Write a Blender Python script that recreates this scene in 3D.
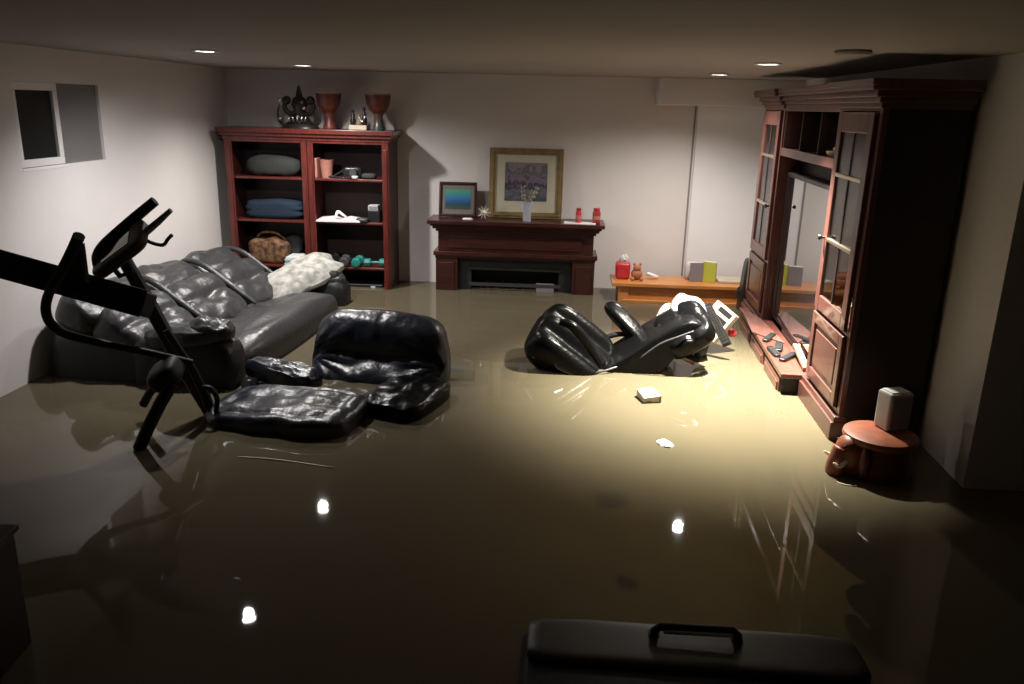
import bpy, bmesh, math, random
from mathutils import Vector, Matrix, Euler, noise

for o in list(bpy.data.objects):
    bpy.data.objects.remove(o, do_unlink=True)
scn = bpy.context.scene
C = scn.collection
PI = math.pi

# ------------------------------------------------------------------ camera
FPX, PITCH, YAW, ROLL, CAMH = 809.76, 0.28339, 0.052257, 0.025067, 1.63285
fw = Vector((-math.sin(YAW)*math.cos(PITCH), math.cos(YAW)*math.cos(PITCH), -math.sin(PITCH)))
rt0 = Vector((math.cos(YAW), math.sin(YAW), 0))
up0 = rt0.cross(fw)
rt = rt0*math.cos(ROLL) + up0*math.sin(ROLL)
up = -rt0*math.sin(ROLL) + up0*math.cos(ROLL)
cam_d = bpy.data.cameras.new('camera')
cam = bpy.data.objects.new('camera', cam_d)
C.objects.link(cam)
M = Matrix((rt, up, -fw)).transposed().to_4x4()
M.translation = Vector((0, 0, CAMH))
cam.matrix_world = M
cam_d.sensor_fit = 'HORIZONTAL'
cam_d.sensor_width = 36
cam_d.lens = 36*FPX/1024
cam_d.clip_start = 0.05
scn.camera = cam

def at(px, py, Y):
    """the point of the place at depth Y that is seen at this place of the photograph"""
    d = fw + rt*((px-512)/FPX) - up*((py-342)/FPX)
    t = Y/d.y
    return Vector((0, 0, CAMH)) + d*t
def atz(px, py, z):
    d = fw + rt*((px-512)/FPX) - up*((py-342)/FPX)
    t = (z-CAMH)/d.z
    return Vector((0, 0, CAMH)) + d*t

# ------------------------------------------------------------------ world, exposure
w = bpy.data.worlds.new('world'); scn.world = w; w.use_nodes = True
w.node_tree.nodes['Background'].inputs[0].default_value = (0.9, 0.8, 0.7, 1)
w.node_tree.nodes['Background'].inputs[1].default_value = 0.002
scn.view_settings.view_transform = 'Standard'
scn.view_settings.look = 'None'
scn.view_settings.exposure = 0.0
scn.view_settings.gamma = 1.0
scn.view_settings.use_curve_mapping = False

ZC = 1.9           # ceiling above the water (the water surface is z = 0)
FL = -0.6          # drowned floor
# downlights: x, y, watts, colour, cone size (deg), disc emission
LAMPS = [(-2.0, 6.46, 19, (1.0, .95, .90), 156, 60, (.08, -.02)),
         (1.16, 6.42, 19, (1.0, .93, .86), 152, 60, (-.1, -.05)),
         (-2.07, 4.85, 15, (1.0, .96, .95), 150, 80, (-.04, .22)),
         (1.15, 4.9, 210, (1.0, .95, .80), 86, 60, (-.06, -.08))]

# ------------------------------------------------------------------ materials
def mat(name, col, rough=.5, metal=0, spec=.5, bump=0, bscale=40, var=0, vscale=6, coat=0, stretch=None, emit=0, col2=None):
    m = bpy.data.materials.new(name); m.use_nodes = True
    nt = m.node_tree; b = nt.nodes['Principled BSDF']
    b.inputs['Base Color'].default_value = (*col, 1)
    b.inputs['Roughness'].default_value = rough
    b.inputs['Metallic'].default_value = metal
    b.inputs['Specular IOR Level'].default_value = spec
    b.inputs['Coat Weight'].default_value = coat
    if emit:
        b.inputs['Emission Color'].default_value = (*col, 1)
        b.inputs['Emission Strength'].default_value = emit
    if var or bump or col2:
        tc = nt.nodes.new('ShaderNodeTexCoord'); mp = nt.nodes.new('ShaderNodeMapping')
        nt.links.new(tc.outputs['Object'], mp.inputs[0])
        if stretch: mp.inputs['Scale'].default_value = stretch
    if var or col2:
        n = nt.nodes.new('ShaderNodeTexNoise'); n.inputs['Scale'].default_value = vscale
        n.inputs['Detail'].default_value = 6
        nt.links.new(mp.outputs[0], n.inputs[0])
        r = nt.nodes.new('ShaderNodeValToRGB')
        c2 = col2 or tuple(c*(1-var) for c in col)
        r.color_ramp.elements[0].position = .35; r.color_ramp.elements[0].color = (*c2, 1)
        r.color_ramp.elements[1].position = .65; r.color_ramp.elements[1].color = (*col, 1)
        nt.links.new(n.outputs[0], r.inputs[0]); nt.links.new(r.outputs[0], b.inputs['Base Color'])
    if bump:
        n2 = nt.nodes.new('ShaderNodeTexNoise'); n2.inputs['Scale'].default_value = bscale
        n2.inputs['Detail'].default_value = 4
        nt.links.new(mp.outputs[0], n2.inputs[0])
        bp = nt.nodes.new('ShaderNodeBump'); bp.inputs['Strength'].default_value = bump
        bp.inputs['Distance'].default_value = .01
        nt.links.new(n2.outputs[0], bp.inputs['Height']); nt.links.new(bp.outputs[0], b.inputs['Normal'])
    return m

MAT = dict(
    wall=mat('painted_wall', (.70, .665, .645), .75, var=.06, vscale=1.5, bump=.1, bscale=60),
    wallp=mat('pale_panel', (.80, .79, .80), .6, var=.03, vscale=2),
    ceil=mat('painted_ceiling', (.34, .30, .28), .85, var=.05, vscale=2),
    white=mat('white_trim', (.75, .74, .73), .5),
    floor=mat('drowned_floor', (.16, .13, .09), .6, var=.3, vscale=5),
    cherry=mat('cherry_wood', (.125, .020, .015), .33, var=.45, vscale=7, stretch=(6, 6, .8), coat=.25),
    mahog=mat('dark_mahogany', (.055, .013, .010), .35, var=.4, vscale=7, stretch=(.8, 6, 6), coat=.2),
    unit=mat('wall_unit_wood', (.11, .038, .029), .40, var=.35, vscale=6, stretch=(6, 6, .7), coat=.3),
    unitdark=mat('shaded_inner_wood', (.022, .007, .005), .5, var=.3, vscale=6),  # wood darkened to carry the shade inside shelves and compartments
    side=mat('shaded_dark_wood', (.012, .005, .004), .6, var=.3, vscale=6),  # dark wood; near-black also paints the shade on the cabinets' outer sides
    pine=mat('orange_pine', (.62, .25, .07), .35, var=.25, vscale=8, stretch=(.6, 6, 6), coat=.2),
    board=mat('reddish_board', (.18, .060, .045), .35, var=.35, vscale=9, stretch=(6, .7, 6), coat=.3),
    plank=mat('bare_plank', (.28, .15, .085), .55, var=.3, vscale=9),
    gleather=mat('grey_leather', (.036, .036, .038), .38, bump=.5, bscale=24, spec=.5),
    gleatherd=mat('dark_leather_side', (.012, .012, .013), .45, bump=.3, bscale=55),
    bleather=mat('black_leather', (.009, .012, .020), .34, bump=.8, bscale=16, spec=.6),
    bleather2=mat('black_vinyl', (.003, .003, .0035), .28, bump=.4, bscale=22, spec=.16),
    blackp=mat('black_plastic', (.012, .012, .013), .35, bump=.1, bscale=90),
    blackm=mat('black_steel', (.010, .010, .011), .55, metal=0, spec=.3),
    greyp=mat('dark_grey_plastic', (.045, .045, .048), .42),
    firebox=mat('firebox_black', (.012, .017, .018), .5),
    silver=mat('silver_metal', (.62, .62, .63), .28, metal=1),
    silverp=mat('silver_plastic', (.42, .42, .43), .38),
    brass=mat('pale_brass', (.75, .66, .50), .3, metal=1),
    gold=mat('gold_frame', (.30, .21, .09), .4, metal=.35, var=.3, vscale=20),
    matte=mat('picture_mount', (.72, .62, .53), .7),
    cream=mat('cream_card', (.55, .48, .36), .6, var=.15, vscale=12),
    paper=mat('white_paper', (.78, .78, .78), .6, var=.05, vscale=20),
    bpaper=mat('pale_blue_paper', (.42, .62, .72), .6, var=.2, vscale=14),
    red=mat('red_plastic', (.55, .03, .04), .35, var=.25, vscale=25),
    redd=mat('dark_red_jar', (.30, .02, .02), .3),
    pink=mat('pink_ceramic', (.42, .18, .14), .5, var=.15, vscale=20),
    orange=mat('orange_plush', (.40, .15, .07), .8, bump=.5, bscale=90),
    wicker=mat('tan_wicker', (.24, .12, .05), .7, col2=(.04, .018, .01), vscale=24, bump=.6, bscale=60),
    greyc=mat('grey_cushion', (.028, .032, .030), .85, bump=.4, bscale=40),  # grey deepened to hold the shade of the unlit bookcase
    bluec=mat('blue_cloth', (.005, .018, .038), .85, bump=.4, bscale=60),  # blue deepened in colour for the shaded bookcase interior
    teal=mat('teal_vinyl', (.015, .20, .17), .4),
    clay=mat('terracotta_clay', (.32, .085, .04), .45, var=.35, vscale=14, coat=.15),
    clayd=mat('dark_brown_clay', (.17, .045, .022), .5, var=.35, vscale=10),
    ivory=mat('ivory_paint', (.80, .70, .55), .4),
    drumr=mat('red_carved_drum', (.14, .032, .018), .45, col2=(.07, .015, .01), vscale=18),
    drumg=mat('green_glazed_foot', (.03, .09, .08), .25, col2=(.10, .05, .04), vscale=12),
    skin=mat('drum_skin', (.34, .20, .12), .7),
    bronze=mat('dark_bronze', (.035, .028, .026), .35, metal=.5),
    green=mat('lime_green_cover', (.42, .44, .06), .5),
    greybook=mat('slate_cover', (.22, .20, .22), .5),
    blackfab=mat('black_fabric', (.01, .01, .01), .9),
    winglass=mat('night_window_glass', (.014, .017, .016), .25, spec=.2),
    frost=mat('frosted_glass_vase', (.42, .44, .50), .25, coat=.3),
    sprig=mat('dry_sprigs', (.30, .28, .22), .8),
    darkred=mat('dark_red_wood', (.012, .005, .004), .5, var=.3, vscale=6),
    metalrim=mat('downlight_rim', (.55, .52, .48), .4),
)

def water_mat():
    m = bpy.data.materials.new('murky_flood_water'); m.use_nodes = True
    nt = m.node_tree; b = nt.nodes['Principled BSDF']; out = nt.nodes['Material Output']
    tc = nt.nodes.new('ShaderNodeTexCoord')
    n = nt.nodes.new('ShaderNodeTexNoise'); n.inputs['Scale'].default_value = .7; n.inputs['Detail'].default_value = 5
    nt.links.new(tc.outputs['Object'], n.inputs[0])
    r = nt.nodes.new('ShaderNodeValToRGB')
    r.color_ramp.elements[0].position = .3; r.color_ramp.elements[0].color = (.115, .098, .062, 1)
    r.color_ramp.elements[1].position = .7; r.color_ramp.elements[1].color = (.140, .118, .076, 1)
    nt.links.new(n.outputs[0], r.inputs[0]); nt.links.new(r.outputs[0], b.inputs['Base Color'])
    b.inputs['Roughness'].default_value = .025
    b.inputs['IOR'].default_value = 1.33
    n2 = nt.nodes.new('ShaderNodeTexNoise'); n2.inputs['Scale'].default_value = 2.2; n2.inputs['Detail'].default_value = 2
    nt.links.new(tc.outputs['Object'], n2.inputs[0])
    bp = nt.nodes.new('ShaderNodeBump'); bp.inputs['Strength'].default_value = .05; bp.inputs['Distance'].default_value = .02
    nt.links.new(n2.outputs[0], bp.inputs['Height']); nt.links.new(bp.outputs[0], b.inputs['Normal'])
    tr = nt.nodes.new('ShaderNodeBsdfTransparent'); tr.inputs[0].default_value = (.9, .8, .55, 1)
    mx = nt.nodes.new('ShaderNodeMixShader'); mx.inputs[0].default_value = .14
    nt.links.new(b.outputs[0], mx.inputs[1]); nt.links.new(tr.outputs[0], mx.inputs[2])
    nt.links.new(mx.outputs[0], out.inputs[0])
    return m
MAT['water'] = water_mat()

def glass_mat():
    m = bpy.data.materials.new('clear_cabinet_glass'); m.use_nodes = True
    nt = m.node_tree; out = nt.nodes['Material Output']; nt.nodes.remove(nt.nodes['Principled BSDF'])
    g = nt.nodes.new('ShaderNodeBsdfGlossy'); g.inputs['Roughness'].default_value = .02
    t = nt.nodes.new('ShaderNodeBsdfTransparent'); t.inputs[0].default_value = (.92, .94, .92, 1)
    lw_ = nt.nodes.new('ShaderNodeLayerWeight'); pw = nt.nodes.new('ShaderNodeMath'); pw.operation = 'POWER'; pw.inputs[1].default_value = 5
    f = nt.nodes.new('ShaderNodeMath'); f.operation = 'MULTIPLY_ADD'; f.inputs[1].default_value = .7; f.inputs[2].default_value = .04
    nt.links.new(lw_.outputs['Facing'], pw.inputs[0]); nt.links.new(pw.outputs[0], f.inputs[0])
    mx = nt.nodes.new('ShaderNodeMixShader')
    nt.links.new(f.outputs[0], mx.inputs[0]); nt.links.new(t.outputs[0], mx.inputs[1]); nt.links.new(g.outputs[0], mx.inputs[2])
    nt.links.new(mx.outputs[0], out.inputs[0])
    return m
MAT['glass'] = glass_mat()

def screen_mat():
    m = bpy.data.materials.new('glossy_dark_screen'); m.use_nodes = True
    b = m.node_tree.nodes['Principled BSDF']
    b.inputs['Base Color'].default_value = (.012, .013, .015, 1)
    b.inputs['Roughness'].default_value = .015
    b.inputs['IOR'].default_value = 1.7
    b.inputs['Coat Weight'].default_value = 1; b.inputs['Coat Roughness'].default_value = .01
    b.inputs['Coat IOR'].default_value = 1.7
    return m
MAT['screen'] = screen_mat()

def painting_mat(name, bands, noise_amt=.35, scale=5, zr=(0, 1)):
    """colour bands from bottom to top along object z with a little noise"""
    m = bpy.data.materials.new(name); m.use_nodes = True
    nt = m.node_tree; b = nt.nodes['Principled BSDF']; b.inputs['Roughness'].default_value = .3
    tc = nt.nodes.new('ShaderNodeTexCoord'); sp = nt.nodes.new('ShaderNodeSeparateXYZ')
    nt.links.new(tc.outputs['Generated'], sp.inputs[0])
    n = nt.nodes.new('ShaderNodeTexNoise'); n.inputs['Scale'].default_value = scale; n.inputs['Detail'].default_value = 8
    nt.links.new(tc.outputs['Generated'], n.inputs[0])
    ma = nt.nodes.new('ShaderNodeMath'); ma.operation = 'MULTIPLY_ADD'; ma.inputs[1].default_value = noise_amt
    nt.links.new(n.outputs[0], ma.inputs[0])
    mb = nt.nodes.new('ShaderNodeMath'); mb.operation = 'SUBTRACT'; mb.inputs[1].default_value = noise_amt*.5
    nt.links.new(sp.outputs[2], mb.inputs[0]); nt.links.new(mb.outputs[0], ma.inputs[2])
    r = nt.nodes.new('ShaderNodeValToRGB')
    while len(r.color_ramp.elements) < len(bands): r.color_ramp.elements.new(.5)
    for e, (p, c) in zip(r.color_ramp.elements, bands): e.position = p; e.color = (*c, 1)
    nt.links.new(ma.outputs[0], r.inputs[0]); nt.links.new(r.outputs[0], b.inputs['Base Color'])
    return m
MAT['seascape'] = painting_mat('seascape_paint', [(0, (.12, .10, .12)), (.22, (.03, .10, .09)), (.38, (.03, .12, .38)), (.55, (.06, .20, .55)), (.75, (.07, .34, .42)), (.95, (.10, .42, .34))], .12, 4)
MAT['garden'] = painting_mat('garden_paint', [(0, (.10, .12, .15)), (.25, (.24, .20, .27)), (.42, (.05, .06, .09)), (.6, (.34, .24, .33)), (.75, (.12, .14, .18)), (.9, (.36, .27, .32))], 1.1, 7)

def stripes_mat():
    m = bpy.data.materials.new('striped_towel'); m.use_nodes = True
    nt = m.node_tree; b = nt.nodes['Principled BSDF']; b.inputs['Roughness'].default_value = .9
    tc = nt.nodes.new('ShaderNodeTexCoord'); wv = nt.nodes.new('ShaderNodeTexWave'); wv.inputs['Scale'].default_value = 3.2
    wv.inputs['Distortion'].default_value = .6
    nt.links.new(tc.outputs['Object'], wv.inputs[0])
    r = nt.nodes.new('ShaderNodeValToRGB')
    r.color_ramp.elements[0].position = .45; r.color_ramp.elements[0].color = (.28, .265, .28, 1)
    r.color_ramp.elements[1].position = .8; r.color_ramp.elements[1].color = (.14, .12, .19, 1)
    nt.links.new(wv.outputs[0], r.inputs[0]); nt.links.new(r.outputs[0], b.inputs['Base Color'])
    return m
MAT['towel'] = stripes_mat()
MAT['pillow'] = mat('patterned_pillow_cloth', (.42, .41, .38), .85, col2=(.20, .20, .18), vscale=16, bump=.5, bscale=50)

# ------------------------------------------------------------------ mesh helpers
class MB:
    def __init__(s): s.v = []; s.f = []
    def add(s, vs, fs):
        n = len(s.v); s.v += [tuple(v) for v in vs]; s.f += [tuple(i+n for i in f) for f in fs]; return s
    def box(s, a, b, mtx=None):
        x0, y0, z0 = a; x1, y1, z1 = b
        vs = [Vector(p) for p in [(x0,y0,z0),(x1,y0,z0),(x1,y1,z0),(x0,y1,z0),(x0,y0,z1),(x1,y0,z1),(x1,y1,z1),(x0,y1,z1)]]
        if mtx: vs = [mtx @ v for v in vs]
        return s.add(vs, [(0,3,2,1),(4,5,6,7),(0,1,5,4),(1,2,6,5),(2,3,7,6),(3,0,4,7)])
    def slab(s, pts, nrm):
        """polygon pts extruded by vector nrm"""
        n = len(pts); vs = [Vector(p) for p in pts]+[Vector(p)+Vector(nrm) for p in pts]
        fs = [tuple(range(n))[::-1], tuple(range(n, 2*n))]+[(i, (i+1) % n, n+(i+1) % n, n+i) for i in range(n)]
        return s.add(vs, fs)
    def tube(s, pts, r, seg=12, smooth=0, flat=1.0, caps=True):
        pts = [Vector(p) for p in pts]; rs = list(r) if hasattr(r, '__len__') else [r]*len(pts)
        if smooth:
            P = []; Rr = []
            for i in range(len(pts)-1):
                p0 = pts[max(i-1, 0)]; p1 = pts[i]; p2 = pts[i+1]; p3 = pts[min(i+2, len(pts)-1)]
                for k in range(smooth):
                    t = k/smooth
                    P.append(.5*((2*p1)+(p2-p0)*t+(2*p0-5*p1+4*p2-p3)*t*t+(-p0+3*p1-3*p2+p3)*t**3))
                    Rr.append(rs[i]*(1-t)+rs[i+1]*t)
            P.append(pts[-1]); Rr.append(rs[-1]); pts = P; rs = Rr
        ref = None; vs = []
        for i, p in enumerate(pts):
            d = (pts[min(i+1, len(pts)-1)]-pts[max(i-1, 0)]).normalized()
            if ref is None:
                ref = d.cross(Vector((0, 0, 1)));
                if ref.length < .1: ref = d.cross(Vector((0, 1, 0)))
            ref = (ref-d*ref.dot(d)).normalized(); b = d.cross(ref)
            for k in range(seg):
                a = 2*PI*k/seg; vs.append(p+(ref*math.cos(a)+b*math.sin(a)*flat)*rs[i])
        fs = []
        for i in range(len(pts)-1):
            for k in range(seg):
                k2 = (k+1) % seg; fs.append((i*seg+k, i*seg+k2, (i+1)*seg+k2, (i+1)*seg+k))
        if caps: fs.append(tuple(range(seg))[::-1]); fs.append(tuple((len(pts)-1)*seg+k for k in range(seg)))
        return s.add(vs, fs)
    def lathe(s, prof, c=(0, 0, 0), seg=28, mtx=None, sx=1, sy=1):
        vs = []; n = len(prof)
        for (r, z) in prof:
            for k in range(seg):
                a = 2*PI*k/seg; v = Vector((c[0]+r*sx*math.cos(a), c[1]+r*sy*math.sin(a), c[2]+z)); vs.append(mtx @ v if mtx else v)
        fs = []
        for i in range(n-1):
            for k in range(seg):
                k2 = (k+1) % seg; fs.append((i*seg+k, i*seg+k2, (i+1)*seg+k2, (i+1)*seg+k))
        fs.append(tuple(range(seg))[::-1]); fs.append(tuple((n-1)*seg+k for k in range(seg)))
        return s.add(vs, fs)
    def soft(s, size, p=4, n=14, mtx=None, fn=None):
        """puffy rounded box; fn deforms in unit space (x,y,z in -1..1)"""
        idx = {}; vs = []; fs = []
        def vid(a):
            k = tuple(round(c, 6) for c in a)
            if k not in idx:
                v = Vector(a); L = (abs(v.x)**p+abs(v.y)**p+abs(v.z)**p)**(1/p); v = v/L
                if fn: v = Vector(fn(v))
                v = Vector((v.x*size[0]/2, v.y*size[1]/2, v.z*size[2]/2))
                if mtx: v = mtx @ v
                idx[k] = len(vs); vs.append(v)
            return idx[k]
        g = [math.tan((-1+2*i/n)*PI/4) for i in range(n+1)]
        for ax in range(3):
            for sg in (-1, 1):
                for i in range(n):
                    for j in range(n):
                        q = []
                        for (u, v_) in ((g[i], g[j]), (g[i+1], g[j]), (g[i+1], g[j+1]), (g[i], g[j+1])):
                            a = [0, 0, 0]; a[ax] = sg; a[(ax+1) % 3] = u; a[(ax+2) % 3] = v_; q.append(vid(a))
                        fs.append(tuple(q if sg > 0 else q[::-1]))
        return s.add(vs, fs)
    def build(s, name, m, parent=None, bevel=0, smooth=False, label=None, kind=None):
        me = bpy.data.meshes.new(name); me.from_pydata([Vector(v) for v in s.v], [], s.f)
        me.materials.append(MAT[m])
        bm = bmesh.new(); bm.from_mesh(me); bmesh.ops.recalc_face_normals(bm, faces=bm.faces); bm.to_mesh(me); bm.free()
        o = bpy.data.objects.new(name, me); C.objects.link(o)
        if bevel:
            b = o.modifiers.new('bevel', 'BEVEL'); b.width = bevel; b.segments = 2; b.limit_method = 'ANGLE'; b.angle_limit = .6
        if smooth:
            for p in me.polygons: p.use_smooth = True
            if smooth == 'angle':
                me.set_sharp_from_angle(angle=.7)
        if parent: o.parent = parent
        if label: o['label'] = label
        if kind: o['kind'] = kind
        return o

def tag(o, label, cat, group=None):
    o['label'] = label; o['category'] = cat
    if group: o['group'] = group
    return o
def thing(name, label, cat, loc=(0, 0, 0), rot=(0, 0, 0), group=None):
    o = bpy.data.objects.new(name, None); C.objects.link(o); o.location = loc; o.rotation_euler = rot
    o.empty_display_size = .1
    return tag(o, label, cat, group)
def T(loc=(0, 0, 0), rot=(0, 0, 0)): return Matrix.Translation(Vector(loc)) @ Euler(rot).to_matrix().to_4x4()
def frame(o, xa, za):
    """matrix with origin o, local x along xa, local z close to za"""
    x = Vector(xa).normalized(); z = Vector(za); z = (z-x*z.dot(x)).normalized(); y = z.cross(x)
    m = Matrix((x, y, z)).transposed().to_4x4(); m.translation = Vector(o); return m
def wrinkle(v, amp, fr, seed=0):
    return amp*noise.noise(Vector((v.x*fr+seed, v.y*fr, v.z*fr)))
def copy_tree(o, parent=None):
    c = o.copy(); C.objects.link(c); c.parent = parent
    for ch in list(o.children): copy_tree(ch, c)
    return c

# ------------------------------------------------------------------ room
XL, XR, YB, XFAR, YS = -3.07, 1.93, 7.55, 4.2, 3.5
def struct(name, mb, m, **k): return mb.build(name, m, kind='structure', **k)
struct('floor', MB().box((XL-.2, -2.5, FL-.1), (XFAR+.1, YB+.2, FL)), 'floor')
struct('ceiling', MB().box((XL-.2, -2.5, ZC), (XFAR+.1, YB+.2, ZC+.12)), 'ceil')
struct('wall_back', MB().box((XL-.2, YB, FL), (2.30, YB+.15, ZC)), 'wall')
struct('wall_right', MB().slab([(1.905, YS, FL), (2.30, YS, FL), (2.30, YB, FL), (2.06, YB, FL)], (0, 0, ZC-FL)).box((2.30, YS, FL), (XFAR, YS+.15, ZC)).box((XFAR, -2.5, FL), (XFAR+.1, YS+.15, ZC)), 'wall')
struct('wall_front', MB().box((XL-.2, -2.6, FL), (XFAR+.1, -2.5, ZC)), 'wall')
# left wall with a window recess
wy0, wy1, wz0, wz1 = 4.56, 5.44, 1.22, 1.70
lw = MB().box((XL-.25, -2.5, FL), (XL, wy0, ZC)).box((XL-.25, wy1, FL), (XL, YB, ZC)).box((XL-.25, wy0, FL), (XL, wy1, wz0)).box((XL-.25, wy0, wz1), (XL, wy1, ZC))
struct('wall_left', lw, 'wall')
# window: dark sliding pane in white frame on the left, plain grey infill on the right
wf = MB()
wm = 5.0
for a, b in (((wy0, wz0), (wm, wz0+.045)), ((wy0, wz1-.045), (wm, wz1)), ((wy0, wz0+.045), (wy0+.045, wz1-.045)), ((wm-.045, wz0+.045), (wm, wz1-.045))):
    wf.box((XL-.055, a[0], a[1]), (XL-.012, b[0], b[1]))
win = struct('window_1', wf, 'white', bevel=.004)
MB().box((XL-.040, wy0+.045, wz0+.045), (XL-.032, wm-.045, wz1-.045)).build('window_pane', 'winglass', win, label='dark night pane')
MAT['seamgrey'] = mat('panel_seam_grey', (.22, .21, .21), .7)  # flat grey of the wall panel seam
MAT['greypane'] = mat('grey_infill_pane', (.17, .165, .165), .5)  # plain grey of the window's infill panel
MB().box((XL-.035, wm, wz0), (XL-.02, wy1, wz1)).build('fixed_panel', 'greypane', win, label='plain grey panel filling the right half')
MB().box((XL-.085, wy0-.002, wz0-.02), (XL+.002, wm+.02, wz0)).build('window_sill', 'white', win, bevel=.004)
struct('trim_1', MB().box((.82, YB-.24, 1.675), (2.05, YB, ZC)), 'wall', bevel=.006)
struct('trim_2', MB().box((1.205, YB-.022, FL), (2.05, YB, 1.675)), 'wallp', bevel=.003)
struct('trim_3', MB().box((1.175, YB-.012, FL), (1.190, YB, 1.675)), 'seamgrey')

wbm = MB(); wbm.add([(XL, -2.5, 0), (XFAR, -2.5, 0), (XFAR, YS, 0), (1.905, YS, 0), (2.06, YB, 0), (XL, YB, 0)], [(0, 1, 2, 3, 4, 5)])
wat = wbm.build('flood_water', 'water'); wat['kind'] = 'stuff'
tag(wat, 'still murky tan flood water covering the whole basement floor', 'water')

# ------------------------------------------------------------------ downlights
LL = ['recessed downlight over the bookcase, near the back left corner', 'small recessed downlight near the back wall, left of the wall unit',
      'recessed downlight above the leather sofa, leftmost on the ceiling', 'recessed downlight right above the front of the wall unit']
def downlight(i, x, y, W, col, cone, em, aim):
    t = thing('downlight', LL[i], 'ceiling light', (x, y, ZC), group='recessed ceiling downlights')
    MB().lathe([(.052, 0), (.075, 0), (.077, -.004), (.074, -.008), (.056, -.008), (.052, -.002)], seg=28).build('rim', 'metalrim', t, smooth='angle')
    m = bpy.data.materials.new('lamp_glow'); m.use_nodes = True
    nt = m.node_tree; b = nt.nodes['Principled BSDF']; b.inputs['Base Color'].default_value = (*col, 1)
    b.inputs['Emission Color'].default_value = (*col, 1); b.inputs['Emission Strength'].default_value = em
    MAT['glow'] = m
    MB().lathe([(.0, -.003), (.035, -.003), (.052, -.001)], seg=24).build('lamp', 'glow', t)
    ld = bpy.data.lights.new('lamp_light', 'SPOT'); ld.energy = W*9; ld.color = col
    ld.spot_size = math.radians(cone); ld.spot_blend = 1.0; ld.shadow_soft_size = .035
    lo = bpy.data.objects.new('lamp_light', ld); C.objects.link(lo); lo.parent = t; lo.location = (0, 0, -.045)
    lo.rotation_euler = Vector((aim[0], aim[1], -1)).to_track_quat('-Z', 'Y').to_euler()
for i, L in enumerate(LAMPS): downlight(i, *L)
o = MB().lathe([(.0, 0), (.075, 0), (.078, -.01), (.07, -.02), (0, -.022)], c=(1.25, 3.8, ZC), seg=24).build('smoke_detector', 'ceil', smooth='angle')
tag(o, 'round off-white ceiling disc above the near end of the wall unit', 'smoke detector')

# ------------------------------------------------------------------ bookcase
def bookcase():
    t = thing('bookcase', 'double cherry wood bookcase with open shelves in the back left corner', 'bookcase', (-2.98, 7.54, FL))
    # local: x 0..1.49, front at y=-.40, z up; water is z=.6
    H = 2.0; W = 1.49; D = .40
    def part(n, mb, m='cherry', **k): return mb.build(n, m, t, bevel=.004, **k)
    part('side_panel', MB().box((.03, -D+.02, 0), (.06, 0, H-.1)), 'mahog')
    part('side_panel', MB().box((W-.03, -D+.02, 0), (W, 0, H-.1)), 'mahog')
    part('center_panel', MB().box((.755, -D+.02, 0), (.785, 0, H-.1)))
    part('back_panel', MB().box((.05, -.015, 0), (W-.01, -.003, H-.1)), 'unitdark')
    for (a, b) in ((.03, .10), (W-.06, W)): part('stile', MB().box((a, -D, 0), (b, -D+.02, H-.11)).box((a+.012, -D-.008, .05), (b-.012, -D, H-.16)))
    for (a, b) in ((.715, .765), (.775, .825)): part('stile', MB().box((a, -D, 0), (b, -D+.02, H-.11)).box((a+.012, -D-.006, .05), (b-.012, -D, H-.16)))
    part('top_rail', MB().box((.03, -D-.002, H-.12), (W, -D+.02, H-.08)))
    cr = MB()
    for k, (oh, z0, z1) in enumerate(((.01, H-.10, H-.07), (.03, H-.07, H-.04), (.05, H-.04, H))):
        cr.box((.03-oh, -D-oh, z0), (W+oh, 0, z1))
    part('crown_top', cr)
    part('base_rail', MB().box((.03, -D-.005, 0), (W, -D+.02, .10)).box((.03, -D+.02, .0), (W, -.01, .08)))
    for z in (.79, 1.20, 1.58):
        part('shelf', MB().box((.06, -D+.025, z-.022), (.755, -.015, z)), 'cherry')
        part('shelf', MB().box((.785, -D+.025, z-.022), (W-.03, -.015, z)), 'cherry')
    part('shelf', MB().box((.06, -D+.025, .40), (.755, -.015, .42)), 'cherry')
    part('shelf', MB().box((.785, -D+.025, .40), (W-.03, -.015, .42)), 'cherry')
bookcase()
SZ = (.19, .60, .98)   # shelf tops above the water

# contents, left column
o = MB().soft((.50, .26, .20), 2.6, 14, T((-2.57, 7.33, SZ[2]+.085)), lambda v: (v.x, v.y, max(v.z, -.75)+wrinkle(v, .12, 2.5))).build('cushion', 'greyc', smooth=True)
tag(o, 'dark grey cushion on the top left shelf of the bookcase', 'cushion')
def fold(v): return (v.x*(1+.03*math.sin(v.z*9)), v.y, v.z+.08*math.sin(v.x*4+1)*(v.z > 0))
o = MB().soft((.52, .27, .17), 5, 16, T((-2.57, 7.33, SZ[1]+.083)), fold).build('folded_blanket', 'bluec', smooth=True)
tag(o, 'folded dark blue blanket on the middle left shelf of the bookcase', 'blanket')
t = thing('wicker_basket', 'tan and brown woven basket bag on the lower left bookcase shelf', 'basket', (-2.63, 7.32, SZ[0]))
def bask(v): return (v.x*(.82+.18*(v.z+1)/2+.05*math.sin(v.x*5)), v.y, v.z+.12*math.cos(v.x*2.6)*(v.z > 0)+.08*math.sin(v.x*7)*(v.z > .3))
MB().soft((.40, .24, .22), 6, 16, T((0, 0, .107)), bask).build('basket_body', 'wicker', t, smooth=True)
MB().tube([(-.15, -.02, .19), (-.08, -.04, .27), (.06, -.04, .27), (.15, -.02, .19)], .011, 8, 6).build('handle', 'wicker', t, smooth=True)
MB().soft((.16, .12, .16), 3, 10, T((.19, .05, .16))).build('cloth_lining', 'greyc', t, smooth=True)
pz = SZ[0]
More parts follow.
